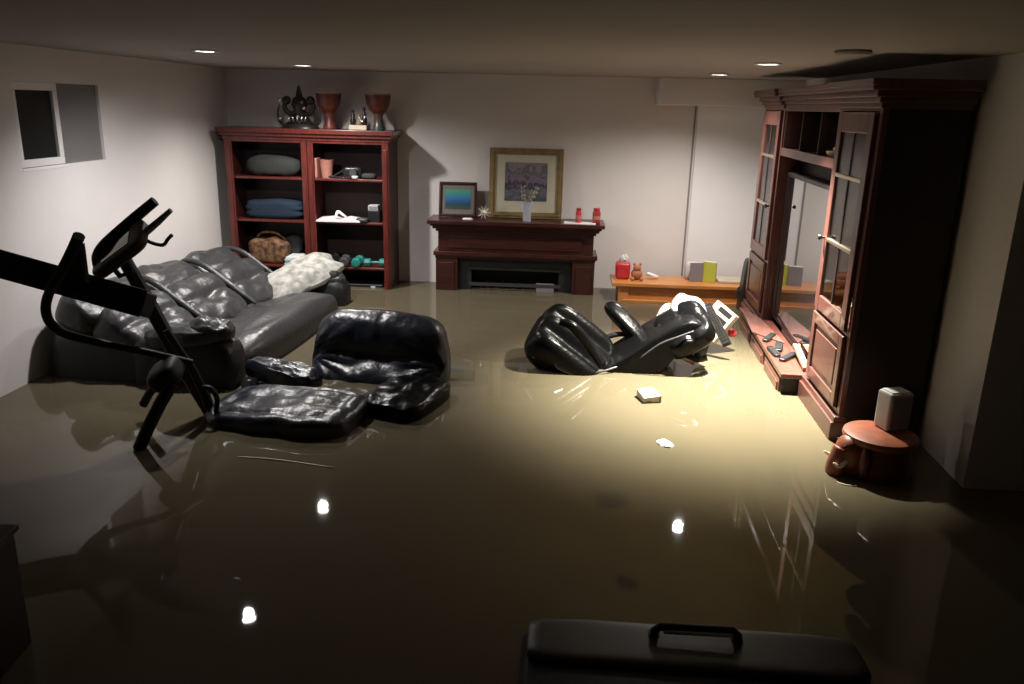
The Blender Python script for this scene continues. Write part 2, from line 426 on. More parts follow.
for k, (dx, w_, rz, h) in enumerate(((0, .25, .05, .022), (.01, .24, -.06, .02), (-.01, .23, .1, .018), (.0, .21, .0, .016))):
    o = MB().box((-w_/2, -.11, 0), (w_/2, .11, h)).build('paper_booklet', 'bpaper' if k % 2 == 0 else 'paper', bevel=.003)
    o.location = (-2.345+dx, 7.25, pz); o.rotation_euler.z = rz; pz += h+.001
    tag(o, ['pale blue booklet at the bottom of the stack beside the basket', 'white booklet second from the bottom of the stack beside the basket',
            'pale blue booklet just under the top one beside the basket', 'white booklet lying on top of the stack beside the basket'][k], 'booklet', 'booklets stacked beside the basket')
# right column, top shelf
o = MB().box((0, 0, 0), (.022, .15, .17)).build('book', 'pink', bevel=.003); o.location = (-2.165, 7.2, SZ[2]); o.rotation_euler = (0, .0, 0)
tag(o, 'thin reddish book upright beside the pink cup in the bookcase', 'book')
t = thing('cup', 'pink tapered cup on the top right shelf of the bookcase', 'cup', (-2.075, 7.27, SZ[2]))
MB().lathe([(.0, .002), (.045, 0), (.052, .06), (.062, .15), (.064, .155), (.058, .155), (.048, .02), (0, .015)], seg=28).build('cup_body', 'pink', t, smooth='angle')
t = thing('camera', 'small black camera with strap on the top right shelf of the bookcase', 'camera', (-1.84, 7.27, SZ[2]))
MB().soft((.17, .08, .10), 5, 8, T((0, 0, .05), (0, 0, .15))).build('camera_body', 'blackp', t, smooth=True)
MB().lathe([(0, 0), (.035, 0), (.032, .05), (0, .05)], seg=20, mtx=T((.02, -.04, .05), (PI/2, 0, 0))).build('lens', 'greyp', t, smooth='angle')
MB().tube([(-.08, 0, .07), (-.16, -.04, .02), (-.20, -.06, .012), (-.10, -.10, .012), (.02, -.11, .012)], .007, 8, 6).build('strap', 'blackfab', t, smooth=True)
o = MB().soft((.13, .10, .05), 3, 10, T((-1.69, 7.25, SZ[2]+.024))).build('pouch', 'greyc', smooth=True)
tag(o, 'small dark grey pouch at the right end of the top bookcase shelf', 'pouch')
o = MB().soft((.06, .05, .03), 4, 8, T((-1.80, 7.18, SZ[2]+.015))).build('key_fob', 'silverp', smooth=True)
tag(o, 'tiny pale trinket in front of the black camera', 'trinket')
# right column, middle shelf
MAT['paperp'] = mat('pinkish_white_paper', (.80, .70, .70), .6)
t = thing('open_book', 'pinkish white open book on the middle right bookcase shelf', 'book', (-1.96, 7.24, SZ[1]), (0, 0, .04))
pg = []
for sx in (-1, 1):
    pts = [(sx*.0, -.11, .012), (sx*.07, -.11, .032), (sx*.19, -.11, .018), (sx*.2, -.11, 0), (0, -.11, 0)]
    MB().slab(pts, (0, .22, 0)).build('page_block', 'paperp', t, bevel=.003)
o = MB().tube([(-1.99, 7.2, SZ[1]+.038), (-1.97, 7.2, SZ[1]+.085), (-1.93, 7.21, SZ[1]+.06), (-1.90, 7.22, SZ[1]+.036)], [.012, .015, .012, .008], 10, 5).build('figurine', 'paper', smooth=True)
tag(o, 'tiny white bird figurine on the open book in the bookcase', 'figurine')
t = thing('desk_clock', 'small dark boxy clock with pale top on the middle right bookcase shelf', 'clock', (-1.655, 7.27, SZ[1]))
MB().box((-.05, -.05, 0), (.06, .05, .10)).build('clock_body', 'blackp', t, bevel=.006)
MB().box((-.045, -.055, .10), (.045, .04, .15)).build('clock_face', 'silverp', t, bevel=.004)
MB().box((-.035, -.058, .11), (.035, -.055, .14)).build('display', 'greybook', t)
o = MB().soft((.11, .09, .04), 4, 8, T((-1.745, 7.19, SZ[1]+.02))).build('remote_case', 'greyp', smooth=True)
tag(o, 'small grey case in front of the boxy clock', 'case')
# dumbbells on the lower right shelf
def dumbbell(loc, rz, m, L, R, label):
    t = thing('dumbbell', label, 'dumbbell', loc, (0, 0, rz), 'dumbbells on the lower bookcase shelf')
    MB().tube([(-L/2, 0, R), (L/2, 0, R)], .014, 12).build('handle', m, t, smooth='angle')
    for s in (-1, 1):
        MB().lathe([(R*.55, -.035), (R*.95, -.03), (R, -.015), (R, .015), (R*.95, .03), (R*.55, .035)], seg=8, mtx=T((s*L/2, 0, R), (0, PI/2, 0))).build('weight', m, t, bevel=.003)
dumbbell((-2.05, 7.26, SZ[0]), PI/2-.1, 'blackp', .16, .055, 'large black dumbbell, first from the left on the lower right bookcase shelf')
dumbbell((-1.93, 7.25, SZ[0]), PI/2+.1, 'greyp', .14, .048, 'dark grey dumbbell between the black and the teal dumbbell')
dumbbell((-1.81, 7.25, SZ[0]), PI/2, 'teal', .14, .046, 'teal dumbbell turned end-on beside the grey dumbbell')
dumbbell((-1.65, 7.24, SZ[0]), .08, 'teal', .14, .038, 'teal dumbbell lying lengthwise at the right end of the shelf')
t = thing('game_console', 'flat black box with a small pale light at the waterline in the bookcase', 'box', (-1.82, 7.31, -.178))
MB().box((-.24, -.10, 0), (.24, .12, .205)).build('box_body', 'blackp', t, bevel=.008)
MB().box((.13, -.104, .17), (.17, -.10, .19)).build('light_strip', 'paper', t)

# on top of the bookcase
zt = FL+2.0+.001
def goblet_drum(x, m, mf, label, s=1.0, rim='skin'):
    t = thing('goblet_drum', label, 'drum', (x, 7.27, zt), group='goblet drums on the bookcase')
    MB().lathe([(0, 0), (.055*s, 0), (.058*s, .012), (.042*s, .05), (.036*s, .11), (.045*s, .14)], seg=28).build('foot', mf, t, smooth='angle')
    MB().lathe([(.045*s, .14), (.075*s, .17), (.098*s, .22), (.108*s, .28), (.109*s, .30), (0, .30)], seg=28).build('bowl', m, t, smooth='angle')
    MB().lathe([(0, .298), (.112*s, .296), (.114*s, .303), (.112*s, .309), (0, .31)], seg=28).build('drum_head', rim, t, smooth='angle')
goblet_drum(-2.035, 'drumr', 'drumr', 'red brown carved goblet drum in the middle of the bookcase top')
goblet_drum(-1.60, 'drumr', 'drumg', 'dark red goblet drum with a greenish foot at the right end of the bookcase top', 1.02)
t = thing('ornate_sculpture', 'dark bronze many-armed ornament with pale balls on the left of the bookcase top', 'sculpture', (-2.30, 7.28, zt))
MB().lathe([(0, 0), (.17, 0), (.16, .02), (.11, .05), (.08, .09), (.05, .11), (.055, .16), (.075, .20), (.06, .25), (.03, .27), (.025, .30), (.008, .36)], seg=14, sy=.55).build('torso', 'bronze', t, smooth='angle')
for sx in (-1, 1):
    MB().tube([(0, 0, .15), (sx*.08, -.01, .12), (sx*.13, -.01, .18), (sx*.10, -.01, .24)], [.022, .02, .018, .024], 10, 5).build('arm', 'bronze', t, smooth=True)
    MB().soft((.075, .06, .075), 2.2, 8, T((sx*.105, -.02, .235))).build('shoulder_ball', 'bronze', t, smooth=True)
    MB().tube([(sx*.13, 0, .01), (sx*.18, -.02, .06), (sx*.19, -.02, .13), (sx*.17, -.02, .2)], [.008, .012, .008, .004], 8, 5).build('curl', 'bronze', t, smooth=True)
for (x, z, r) in ((-.15, .235, .02), (.06, .17, .018), (-.155, .08, .022), (.0, .10, .016)):
    MB().soft((2*r, 2*r, 2*r), 2, 8, T((x, -.065, z))).build('pale_bead', 'silver', t, smooth=True)
for k in range(5):
    a = -.8+k*.4
    MB().tube([(.09*math.sin(a), -.07, .05), (.11*math.sin(a), -.085, .10)], [.012, .006], 8).build('prong', 'silver', t, smooth=True)
t = thing('figurine_group', 'small figures sitting on a pale block between the two drums', 'figurine', (-1.765, 7.25, zt))
MB().box((-.085, -.05, 0), (.075, .05, .04)).build('base_block', 'cream', t, bevel=.005)
for (x, h, m) in ((-.055, .13, 'bronze'), (.0, .09, 'skin'), (.045, .15, 'bronze')):
    MB().lathe([(0, 0), (.022, 0), (.026, h*.3), (.016, h*.5), (.019, h*.65), (.009, h*.75), (.017, h*.87), (.008, h), (0, h)], c=(x, 0, .04), seg=12).build('figure', m, t, smooth=True)
MB().tube([(.0, -.01, .11), (.03, -.015, .07), (.055, -.01, .12)], .009, 8, 5).build('arms', 'silver', t, smooth=True)

# ------------------------------------------------------------------ fireplace mantel
t = thing('fireplace_mantel', 'dark mahogany fireplace mantel with black firebox against the back wall', 'fireplace', (-.37, 7.54, FL))
def mp(n, mb, m='mahog', **k): return mb.build(n, m, t, bevel=.005, **k)
for s, a in ((-1, -.72), (1, .72)):
    x0, x1 = (a, a+.20) if s < 0 else (a-.20, a)
    mp('pilaster', MB().box((x0, -.32, 0), (x1, -.0, .92)).box((x0+.03, -.33, .12), (x1-.03, -.32, .86)).box((x0-.015, -.335, 0), (x1+.015, 0, .10)))
mp('frieze', MB().box((-.70, -.31, .96), (.70, 0, 1.14)).box((-.60, -.32, .99), (.60, -.31, 1.10)))
mp('lower_moulding', MB().box((-.74, -.34, .92), (.74, 0, .96)).box((-.725, -.33, .90), (.725, 0, .92)))
mp('mantel_shelf', MB().box((-.72, -.33, 1.14), (.72, 0, 1.165)).box((-.745, -.355, 1.165), (.745, 0, 1.19)).box((-.765, -.375, 1.19), (.765, 0, 1.21)).box((-.79, -.40, 1.21), (.79, 0, 1.245)))
fb = mp('firebox', MB().box((-.52, -.26, 0), (-.40, -.02, .92)).box((.40, -.26, 0), (.52, -.02, .92)).box((-.40, -.26, .80), (.40, -.02, .92)).box((-.40, -.04, 0), (.40, -.02, .80)).box((-.40, -.26, 0), (.40, -.04, .55)), 'firebox')
MB().box((-.42, -.272, .64), (.42, -.262, .67)).box((-.42, -.272, .79), (.42, -.262, .81)).build('grille_bar', 'greyp', fb)
MB().box((.20, -.27, .58), (.36, -.262, .68)).build('control_panel', 'greybook', fb, label='small grey panel')
for k in range(4):
    MB().tube([(-.30+k*.16, -.14, .60), (-.24+k*.16, -.18, .66)], [.03, .035], 10).build('log', 'darkred', fb, smooth='angle')

zm = FL+1.245+.001
# small seascape picture, leaning back
def picture(name, label, cx, y, w_, h, fr, mt, mfr, mmt, mart, lean, depth=.02, aw=None, ah=None, az=0):
    t = thing(name, label, 'picture', (cx, y, zm), (-lean, 0, 0))
    f = MB()
    prof = [(0, 0), (fr*.35, -.006), (fr*.7, -.004), (fr, .008)]
    f.box((-w_/2, -depth, 0), (w_/2, 0, fr)).box((-w_/2, -depth, h-fr), (w_/2, 0, h)).box((-w_/2, -depth, fr), (-w_/2+fr, 0, h-fr)).box((w_/2-fr, -depth, fr), (w_/2, 0, h-fr))
    q = fr*.35
    f.box((-w_/2+q, -depth-.008, q), (w_/2-q, -depth, fr*.75)).box((-w_/2+q, -depth-.008, h-fr*.75), (w_/2-q, -depth, h-q)).box((-w_/2+q, -depth-.008, fr*.75), (-w_/2+fr*.75, -depth, h-fr*.75)).box((w_/2-fr*.75, -depth-.008, fr*.75), (w_/2-q, -depth, h-fr*.75))
    f.build('frame', mfr, t, bevel=.003)
    MB().box((-w_/2+fr, -depth*.5, fr), (w_/2-fr, -depth*.3, h-fr)).build('mount', mmt, t)
    MB().box((-aw/2, -depth*.5-.003, az), (aw/2, -depth*.5-.001, az+ah)).build('artwork', mart, t)
    MB().box((-w_/2+fr, -depth*.5-.006, fr), (w_/2-fr, -depth*.5-.005, h-fr)).build('picture_glass', 'glass', t)
MAT['beige_mount'] = mat('beige_mount', (.25, .22, .20), .7)
picture('framed_seascape', 'small dark-framed blue seascape picture at the left end of the mantel', -.915, 7.40, .345, .315, .026, 0, 'mahog', 'beige_mount', 'seascape', .20, .022, .235, .175, .07)
picture('framed_artwork', 'large gold-framed picture with wide cream mount on the mantel', -.30, 7.46, .67, .625, .055, 0, 'gold', 'matte', 'garden', .10, .03, .385, .345, .155)
# vase with sprigs
t = thing('vase', 'frosted glass vase of dry sprigs in front of the large gold-framed picture', 'vase', (-.275, 7.27, zm))
MB().lathe([(0, 0), (.035, 0), (.037, .01), (.036, .06), (.045, .15), (.052, .175), (.048, .175), (.04, .14), (.03, .03), (0, .02)], seg=24).build('vase_body', 'frost', t, smooth='angle')
random.seed(4)
for k in range(16):
    a = random.uniform(0, 2*PI); r = random.uniform(.03, .11); h = random.uniform(.20, .30)
    sp = MB().tube([(0, 0, .05), (r*.3*math.cos(a), r*.3*math.sin(a), .17), (r*math.cos(a), r*.6*math.sin(a), h)], [.002, .002, .001], 5, 4)
    for q in range(3):
        u = .75+.12*q
        sp.soft((.018, .012, .022), 2, 3, T((r*u*math.cos(a)+.004*q, r*.6*u*math.sin(a), h*u+.03*(u-.5))))
    sp.build('sprig', 'sprig', t, smooth=True)
# star ornament
t = thing('star_ornament', 'small spiky star ornament between the two pictures on the mantel', 'ornament', (-.665, 7.27, zm+.065))
for k in range(10):
    a = 2*PI*k/10
    MB().tube([(0, 0, 0), (.062*math.cos(a), .0, .062*math.sin(a))], [.007, .002], 6).build('spike', 'brass' if k % 2 else 'paper', t)
MB().soft((.03, .03, .03), 2, 6).build('hub', 'brass', t, smooth=True)
o = MB().soft((.09, .05, .02), 4, 8, T((-.80, 7.21, zm+.01), (0, 0, -.1))).build('eyeglass_case', 'paper', smooth=True)
tag(o, 'small white flat object lying in front of the seascape picture', 'case')
o = MB().box((-.14, -.07, 0), (.14, .07, .006)).build('paper_sheet', 'paper'); o.location = (.20, 7.24, zm); o.rotation_euler.z = -.05
tag(o, 'white paper sheet lying at the right end of the mantel', 'paper')
def jar(x, y, z, h, r, m, ml, label, name='jar', cat='jar', grp=None):
    t = thing(name, label, cat, (x, y, z), group=grp)
    MB().lathe([(0, 0), (r*.9, 0), (r, .006), (r, h*.72), (r*.75, h*.82), (r*.75, h*.86)], seg=22).build('jar_body', m, t, smooth='angle')
    MB().lathe([(0, h*.84), (r*.82, h*.84), (r*.84, h), (0, h)], seg=22).build('lid', ml, t, smooth='angle')
    MB().lathe([(r*1.01, h*.25), (r*1.02, h*.26), (r*1.02, h*.5), (r*1.01, h*.51)], seg=22).build('label_band', 'pink', t, smooth='angle')
jar(.185, 7.25, zm+.007, .125, .026, 'red', 'redd', 'slim red jar standing on the white paper on the mantel')
jar(.345, 7.27, zm, .135, .036, 'redd', 'red', 'wider dark red jar at the right end of the mantel')

# ------------------------------------------------------------------ bench (orange pine)
t = thing('pine_bench', 'long orange pine bench with lower rail along the back wall', 'bench', (.50, 7.0, -.28))
MB().box((0, 0, .415), (1.75, .40, .45)).build('bench_top', 'pine', t, bevel=.006)
for x in (.06, 1.55):
    for y in (.02, .30): MB().box((x, y, 0), (x+.09, y+.07, .415)).build('leg', 'pine', t, bevel=.004)
MB().box((.15, .03, .30), (1.55, .055, .415)).box((.15, .345, .30), (1.55, .37, .415)).build('apron', 'pine', t, bevel=.003)
MB().box((.10, .0, .27), (1.60, .37, .30)).build('lower_shelf', 'pine', t, bevel=.004)
zb = .171
MAT['paperc'] = mat('crumpled_tissue', (.50, .48, .48), .8, bump=.6, bscale=30)
t = thing('gift_bag', 'red gift bag with white tissue on the left end of the bench', 'bag', (.60, 7.20, zb))
MB().soft((.13, .12, .15), 6, 10, T((0, 0, .075)), lambda v: (v.x*(1+.05*v.z), v.y, v.z+wrinkle(v, .08, 4))).build('bag_body', 'red', t, smooth=True)
MB().soft((.08, .07, .10), 2, 10, T((.01, 0, .165)), lambda v: (v.x+wrinkle(v, .4, 3), v.y, v.z+wrinkle(v, .4, 3, 5))).build('tissue', 'paperc', t, smooth=True)
t = thing('plush_toy', 'small orange plush toy sitting beside the red gift bag', 'toy', (.725, 7.17, zb))
MB().soft((.10, .09, .10), 2.2, 10, T((0, 0, .048))).build('toy_body', 'orange', t, smooth=True)
MB().soft((.07, .065, .065), 2.2, 8, T((0, -.01, .105))).build('head', 'orange', t, smooth=True)
for s in (-1, 1):
    MB().soft((.025, .015, .025), 2, 6, T((s*.026, -.005, .138))).build('ear', 'orange', t, smooth=True)
    MB().soft((.035, .06, .03), 2, 6, T((s*.04, -.055, .016))).build('foot', 'orange', t, smooth=True)
o = MB().soft((.12, .05, .035), 3, 8, T((.87, 7.20, zb+.035), (0, .35, .3))).build('tissue_packet', 'paper', smooth=True)
tag(o, 'small white packet on the bench right of the orange toy', 'packet')
t = thing('book', 'slate grey book standing half open against the lime green book', 'book', (1.25, 7.17, zb), (0, 0, .2))
MB().box((-.06, -.010, 0), (.06, .010, .17)).build('cover', 'greybook', t, bevel=.002)
MB().box((-.055, -.006, .165), (.058, .006, .174)).build('pages', 'paper', t)
t = thing('book', 'lime green book standing upright on the bench', 'book', (1.365, 7.175, zb), (0, 0, -.45))
MB().box((-.06, -.014, 0), (.06, .014, .18)).build('cover', 'green', t, bevel=.002)
MB().box((-.055, -.009, .176), (.057, .009, .184)).build('pages', 'paper', t)
o = MB().soft((.12, .10, .16), 4, 8, T((1.22, 7.27, zb+.08))).build('mug_box', 'paperc', smooth=True)
tag(o, 'white wrapped packet behind the slate grey book', 'packet')
o = MB().box((-.20, -.11, 0), (.20, .11, .02)).build('paper_stack', 'cream', bevel=.004); o.location = (1.65, 7.24, zb); o.rotation_euler.z = -.05
tag(o, 'flat stack of cream papers at the right end of the bench', 'paper')
# black speaker leaning by the wall unit
t = thing('narrow_case', 'tall narrow black case standing against the far end of the wall unit', 'case', (1.615, 6.90, -.3), (0, .06, 0))
MB().soft((.11, .16, .74), 7, 12, T((0, 0, .37))).build('case_body', 'blackp', t, smooth=True)
MB().tube([(-.06, -.03, .40), (-.085, -.03, .42), (-.085, -.03, .48), (-.06, -.03, .50)], .008, 8, 3).build('handle', 'greyp', t, smooth=True)

# ------------------------------------------------------------------ wall unit
UA = -.041
UO = Vector((1.49, 4.01, 0))
def ul(x, y, z):   # wall unit local to world
    c, s = math.cos(UA), math.sin(UA)
    return Vector((UO.x+c*x-s*y, UO.y+s*x+c*y, z))
def tower(y0, label, flip=False):
    """display cabinet; local y runs along the front, x is depth; glass door above a panel door"""
    W, D = .68, .40
    p = ul(0, y0, FL)
    t = thing('display_cabinet', label, 'cabinet', p, (0, 0, UA))
    H = 2.30
    f = lambda y: (W-y) if flip else y
    def bx(mb, x0, x1, ya, yb, z0, z1):
        a, b = sorted((f(ya), f(yb))); return mb.box((x0, a, z0-FL), (x1, b, z1-FL))
    def P(n, mb, m='unit', par=None, **k): return mb.build(n, m, par or t, bevel=.004, **k)
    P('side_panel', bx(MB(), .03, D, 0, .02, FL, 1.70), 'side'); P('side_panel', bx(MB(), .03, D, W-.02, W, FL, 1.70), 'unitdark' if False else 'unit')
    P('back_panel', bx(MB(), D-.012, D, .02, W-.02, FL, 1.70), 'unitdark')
    P('cabinet_floor', bx(MB(), .03, D-.012, .02, W-.02, .54, .57).box((.03, .02, .0), (.031, .021, .001)), 'unit')
    P('cabinet_top', bx(MB(), .03, D-.012, .02, W-.02, 1.67, 1.70), 'unit')
    P('plinth', bx(bx(MB(), -.035, .05, -.004, W+.004, FL, .10), -.022, .04, -.002, W+.002, .10, .13))
    P('face_frame', bx(bx(bx(bx(bx(MB(), 0, .03, 0, .045, .13, 1.68), 0, .03, W-.045, W, .13, 1.68), 0, .03, .045, W-.045, 1.65, 1.68), 0, .03, .045, W-.045, .13, .16), 0, .03, .045, W-.045, .545, .565))
    cr = MB()
    for oh, z0, z1 in ((.012, 1.665, 1.69), (.030, 1.69, 1.715), (.050, 1.715, 1.745), (.085, 1.745, 1.765), (.090, 1.765, 1.795)):
        bx(cr, -oh, D, -oh, W, z0, z1)
    P('crown_moulding', cr)
    # glass door
    d = MB(); a, b, z0, z1 = .05, W-.05, .57, 1.645
    bx(d, -.020, .0, a, a+.075, z0, z1); bx(d, -.020, 0, b-.075, b, z0, z1); bx(d, -.020, 0, a+.075, b-.075, z1-.10, z1); bx(d, -.020, 0, a+.075, b-.075, z0, z0+.08)
    dr = P('glass_door', d)
    m = MB(); mid = (a+b)/2
    bx(m, -.014, -.004, mid-.011, mid+.011, z0+.08, z1-.10)
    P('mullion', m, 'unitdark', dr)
    for zz in (.965, 1.32):
        P('glazing_bar', bx(MB(), -.022, -.004, a+.07, b-.07, zz-.010, zz+.010), 'brass', dr, label='pale shining bar')
    P('door_glass', bx(MB(), -.010, -.006, a+.075, b-.075, z0+.08, z1-.10), 'glass', dr)
    ky = b-.03
    kn = MB().lathe([(.0, 0), (.008, 0), (.007, .015), (.016, .024), (.014, .034), (0, .037)], seg=16, mtx=T((-.020, f(ky), .97-FL), (0, -PI/2, 0)))
    P('knob', kn, 'bronze', dr)
    # panel door
    d = MB(); z0, z1 = .165, .545
    bx(d, -.020, 0, a, a+.06, z0, z1); bx(d, -.020, 0, b-.06, b, z0, z1); bx(d, -.020, 0, a+.06, b-.06, z1-.06, z1); bx(d, -.020, 0, a+.06, b-.06, z0, z0+.06)
    bx(d, -.008, 0, a+.06, b-.06, z0+.06, z1-.06); bx(d, -.016, -.006, a+.09, b-.09, z0+.09, z1-.09)
    P('panel_door', d)
    for zz in (.97, 1.33):
        P('glass_shelf', bx(MB(), .035, D-.02, .022, W-.022, zz-.004, zz+.004), 'glass')
    return t
tower(0, 'tall reddish display cabinet with glass door at the near end of the wall unit')
tower(2.04, 'tall narrow-looking display cabinet at the far end of the wall unit', True)
# bridge shelf between the towers
t = thing('bridge_shelf', 'upper bridge shelf with three dark compartments between the two display cabinets', 'shelf', ul(0, .684, 1.36), (0, 0, UA))
LB = 1.352
def bp_(n, mb, m='unit', **k): return mb.build(n, m, t, bevel=.004, **k)
bp_('shelf_board', MB().box((.01, 0, 0), (.40, LB, .03)).box((.0, 0, -.02), (.02, LB, .035)))
bp_('top_board', MB().box((.01, 0, .305), (.40, LB, .325)))
bp_('top_rail', MB().box((.0, 0, .285), (.02, LB, .33)))
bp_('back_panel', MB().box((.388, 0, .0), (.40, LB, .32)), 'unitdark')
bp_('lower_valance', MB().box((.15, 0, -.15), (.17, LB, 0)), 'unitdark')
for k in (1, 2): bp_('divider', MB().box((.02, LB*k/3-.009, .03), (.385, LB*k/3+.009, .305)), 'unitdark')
for k in (0, 1): bp_('end_panel', MB().box((.01, k*(LB-.016), .03), (.385, .016+k*(LB-.016), .305)), 'unit')
cr = MB()
for oh, z0, z1 in ((.0, .305, .33), (.018, .33, .355), (.035, .355, .385), (.068, .385, .405), (.072, .405, .432)): cr.box((-oh+.004, 0, z0), (.40, LB, z1))
bp_('crown_moulding', cr)
# back base behind the floating board
t = thing('low_cabinet', 'dark low cabinet of the wall unit behind the floating board', 'cabinet', ul(.14, .69, FL), (0, 0, UA))
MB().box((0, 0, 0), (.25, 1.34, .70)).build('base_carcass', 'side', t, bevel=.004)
MB().box((-.01, 0, .70), (.25, 1.34, .725)).build('base_top', 'unitdark', t, bevel=.004)
# television
t = thing('television', 'large flat television with glossy reflecting screen inside the wall unit', 'television', ul(.062, .70, .127), (0, .0, UA))
MB().box((0, 0, .04), (.07, 1.32, 1.10)).build('tv_case', 'blackp', t, bevel=.006)
MB().box((-.004, .025, .07), (-.001, 1.295, 1.075)).build('screen', 'screen', t)
MB().box((-.0, .35, 0), (.20, .95, .04)).build('tv_foot', 'blackp', t, bevel=.006)
# floating front board
t = thing('media_bench', 'low reddish wooden bench with drawers floating in front of the wall unit', 'bench', (1.375, 4.70, -.30), (0, 0, -.06))
MB().slab([(0, 0, .40), (.19, 0, .40), (.19, 1.30, .40), (.09, 1.34, .40), (.07, 1.70, .40), (0, 1.70, .40)], (0, 0, .032)).build('bench_top', 'board', t, bevel=.006)
MB().slab([(.015, .02, 0), (.175, .02, 0), (.175, 1.28, 0), (.075, 1.32, 0), (.06, 1.68, 0), (.015, 1.68, 0)], (0, 0, .40)).build('bench_body', 'side', t, bevel=.004)
for k in range(3):
    y0 = .05+k*.55
    dr = MB().box((.003, y0, .12), (.018, y0+.48, .385)).box((-.004, y0+.03, .15), (.004, y0+.45, .355)).build('drawer', 'board', t, bevel=.004)
    for q in (.12, .36): MB().lathe([(0, 0), (.007, 0), (.013, .02), (0, .025)], seg=12, mtx=T((-.004, y0+q, .26), (0, -PI/2, 0))).build('knob', 'bronze', dr, smooth=True)
# boards lying on it
def board_on(pts, z, h, name, m, label, cat='board'):
    o = MB().slab([(p[0], p[1], z) for p in pts], (0, 0, h)).build(name, m, bevel=.003); tag(o, label, cat); return o
tb = .134
A = lambda x, y, z=tb: atz(x, y, z)
MAT['pinkboard'] = mat('pinkish_laminate', (.22, .10, .085), .25, var=.2, vscale=9, coat=.4)
board_on([(1.405, 5.62, 0), (1.565, 5.35, 0), (1.555, 6.00, 0), (1.50, 6.25, 0), (1.47, 6.25, 0)], tb, .012, 'loose_board', 'pinkboard', 'smooth reddish loose board lying at the far end of the floating bench')
# remotes
RP = [((765, 346), (791, 335), 'black remote control farthest along the floating bench'), ((775, 354), (790, 341), 'black remote control crossing behind the middle one on the bench'),
      ((781, 361), (801, 352), 'thick black remote control nearest the front end of the bench'), ((768, 352), (782, 341), 'slim grey remote control lying slanted at the edge of the bench')]
rem0 = None
for k, (a, b, lab) in enumerate(RP):
    pa, pb = A(*a, tb+.02), A(*b, tb+.02)
    d = pb-pa; L = .17; c = (pa+pb)/2
    c.x = min(max(c.x, 1.44), 1.535)
    ang = [1.05, .95, 1.15, 1.3][k]
    if rem0 is None:
        t = thing('remote_control', lab, 'remote control', group='remote controls on the floating bench')
        MB().soft((.17, .042, .018), 6, 8, T((0, 0, .009))).build('remote_body', 'blackp', t, smooth=True)
        q = MB()
        for i in range(6):
            for j in range(3): q.box((-.06+i*.018, -.014+j*.011, .017), (-.05+i*.018, -.008+j*.011, .0195))
        q.build('buttons', 'greyp', t, kind='stuff')
        MB().box((.070, -.012, .016), (.078, .012, .019)).build('end_strip', 'silver', t)
        rem0 = t; o = t
    else:
        o = copy_tree(rem0); o['label'] = lab
    ys = [5.47, 5.25, 5.02, 5.13][k]; xs = [1.49, 1.50, 1.50, 1.435][k]
    o.scale = (1.22, 1.15, 1.1)
    o.location = (xs, ys, tb+.001); o.rotation_euler = (0, 0, [1.05, 1.3, .9, 1.6][k])
# loose plank leaning in the gap
t = thing('loose_plank', 'pale broken wooden plank resting slanted beside the television', 'plank', (0, 0, 0))
pa, pb = ul(.028, 1.08, .20), ul(.015, .74, .152)
MB().box((0, -.020, -.010), ((pb-pa).length, .020, .010), frame(pa, pb-pa, (0, 0, 1))).build('plank_board', 'plank', t, bevel=.002)
MB().box((-.001, -.021, -.011), (.01, .021, .011), frame(pa, pb-pa, (0, 0, 1))).build('end_grain', 'cream', t)
# items in the wall unit
t = thing('silver_figurine', 'slender silver figurine in the far compartment of the bridge shelf', 'figurine', ul(.10, 1.74, 1.391), (0, 0, -1.2))
MB().lathe([(0, 0), (.035, 0), (.03, .012), (.010, .02), (0, .021)], seg=16).build('foot_plate', 'silver', t, smooth=True)
MB().tube([(0, 0, .015), (.012, 0, .06), (-.01, 0, .10), (.004, 0, .14), (0, 0, .175)], [.016, .022, .014, .018, .010], 10, 5).build('figure_body', 'silver', t, smooth=True)
MB().soft((.026, .026, .03), 2, 6, T((0, 0, .19))).build('head', 'silver', t, smooth=True)
MB().tube([(0, 0, .13), (.035, 0, .10), (.028, 0, .05)], .006, 8, 4).build('arm', 'silver', t, smooth=True)
t = thing('trinket_dish', 'small white and silver dish in the near compartment of the bridge shelf', 'dish', ul(.07, .90, 1.391))
MB().lathe([(0, 0), (.03, 0), (.055, .02), (.06, .035), (.052, .036), (.03, .012), (0, .01)], seg=22).build('dish_body', 'ivory', t, smooth='angle')
MB().soft((.05, .05, .04), 2, 8, T((0, 0, .045))).build('dish_lid', 'silver', t, smooth=True)
MB().soft((.018, .018, .022), 2, 6, T((0, 0, .073))).build('finial', 'silver', t, smooth=True)
MAT['pinkfig'] = mat('rose_ceramic', (.50, .16, .17), .4)
t = thing('lady_figurine', 'rose pink figurine behind the glass on the top shelf of the near cabinet', 'figurine', ul(.17, .24, 1.335))
MB().lathe([(0, 0), (.06, 0), (.055, .06), (.025, .13), (.030, .17), (.012, .20)], seg=20).build('dress', 'pinkfig', t, smooth=True)
MB().soft((.036, .036, .045), 2, 8, T((0, 0, .22))).build('head', 'pink', t, smooth=True)
for s in (-1, 1): MB().tube([(0, s*.022, .17), (0, s*.05, .13), (-.02, s*.03, .09)], [.009, .008, .006], 8, 4).build('arm', 'pinkfig', t, smooth=True)
t = thing('teacup', 'white cup at the bottom behind the glass door of the near cabinet', 'cup', ul(.12, .33, .571))
MB().lathe([(0, 0), (.025, 0), (.045, .04), (.052, .08), (.048, .08), (.04, .04), (0, .01)], seg=22).build('cup_body', 'ivory', t, smooth='angle')
MB().tube([(0, -.05, .065), (0, -.075, .05), (0, -.07, .03), (0, -.04, .025)], .005, 8, 4).build('handle', 'ivory', t, smooth=True)
o = MB().soft((.10, .10, .09), 2.4, 8, T(ul(.14, .47, .571+.046))).build('round_bowl', 'silverp', smooth=True)
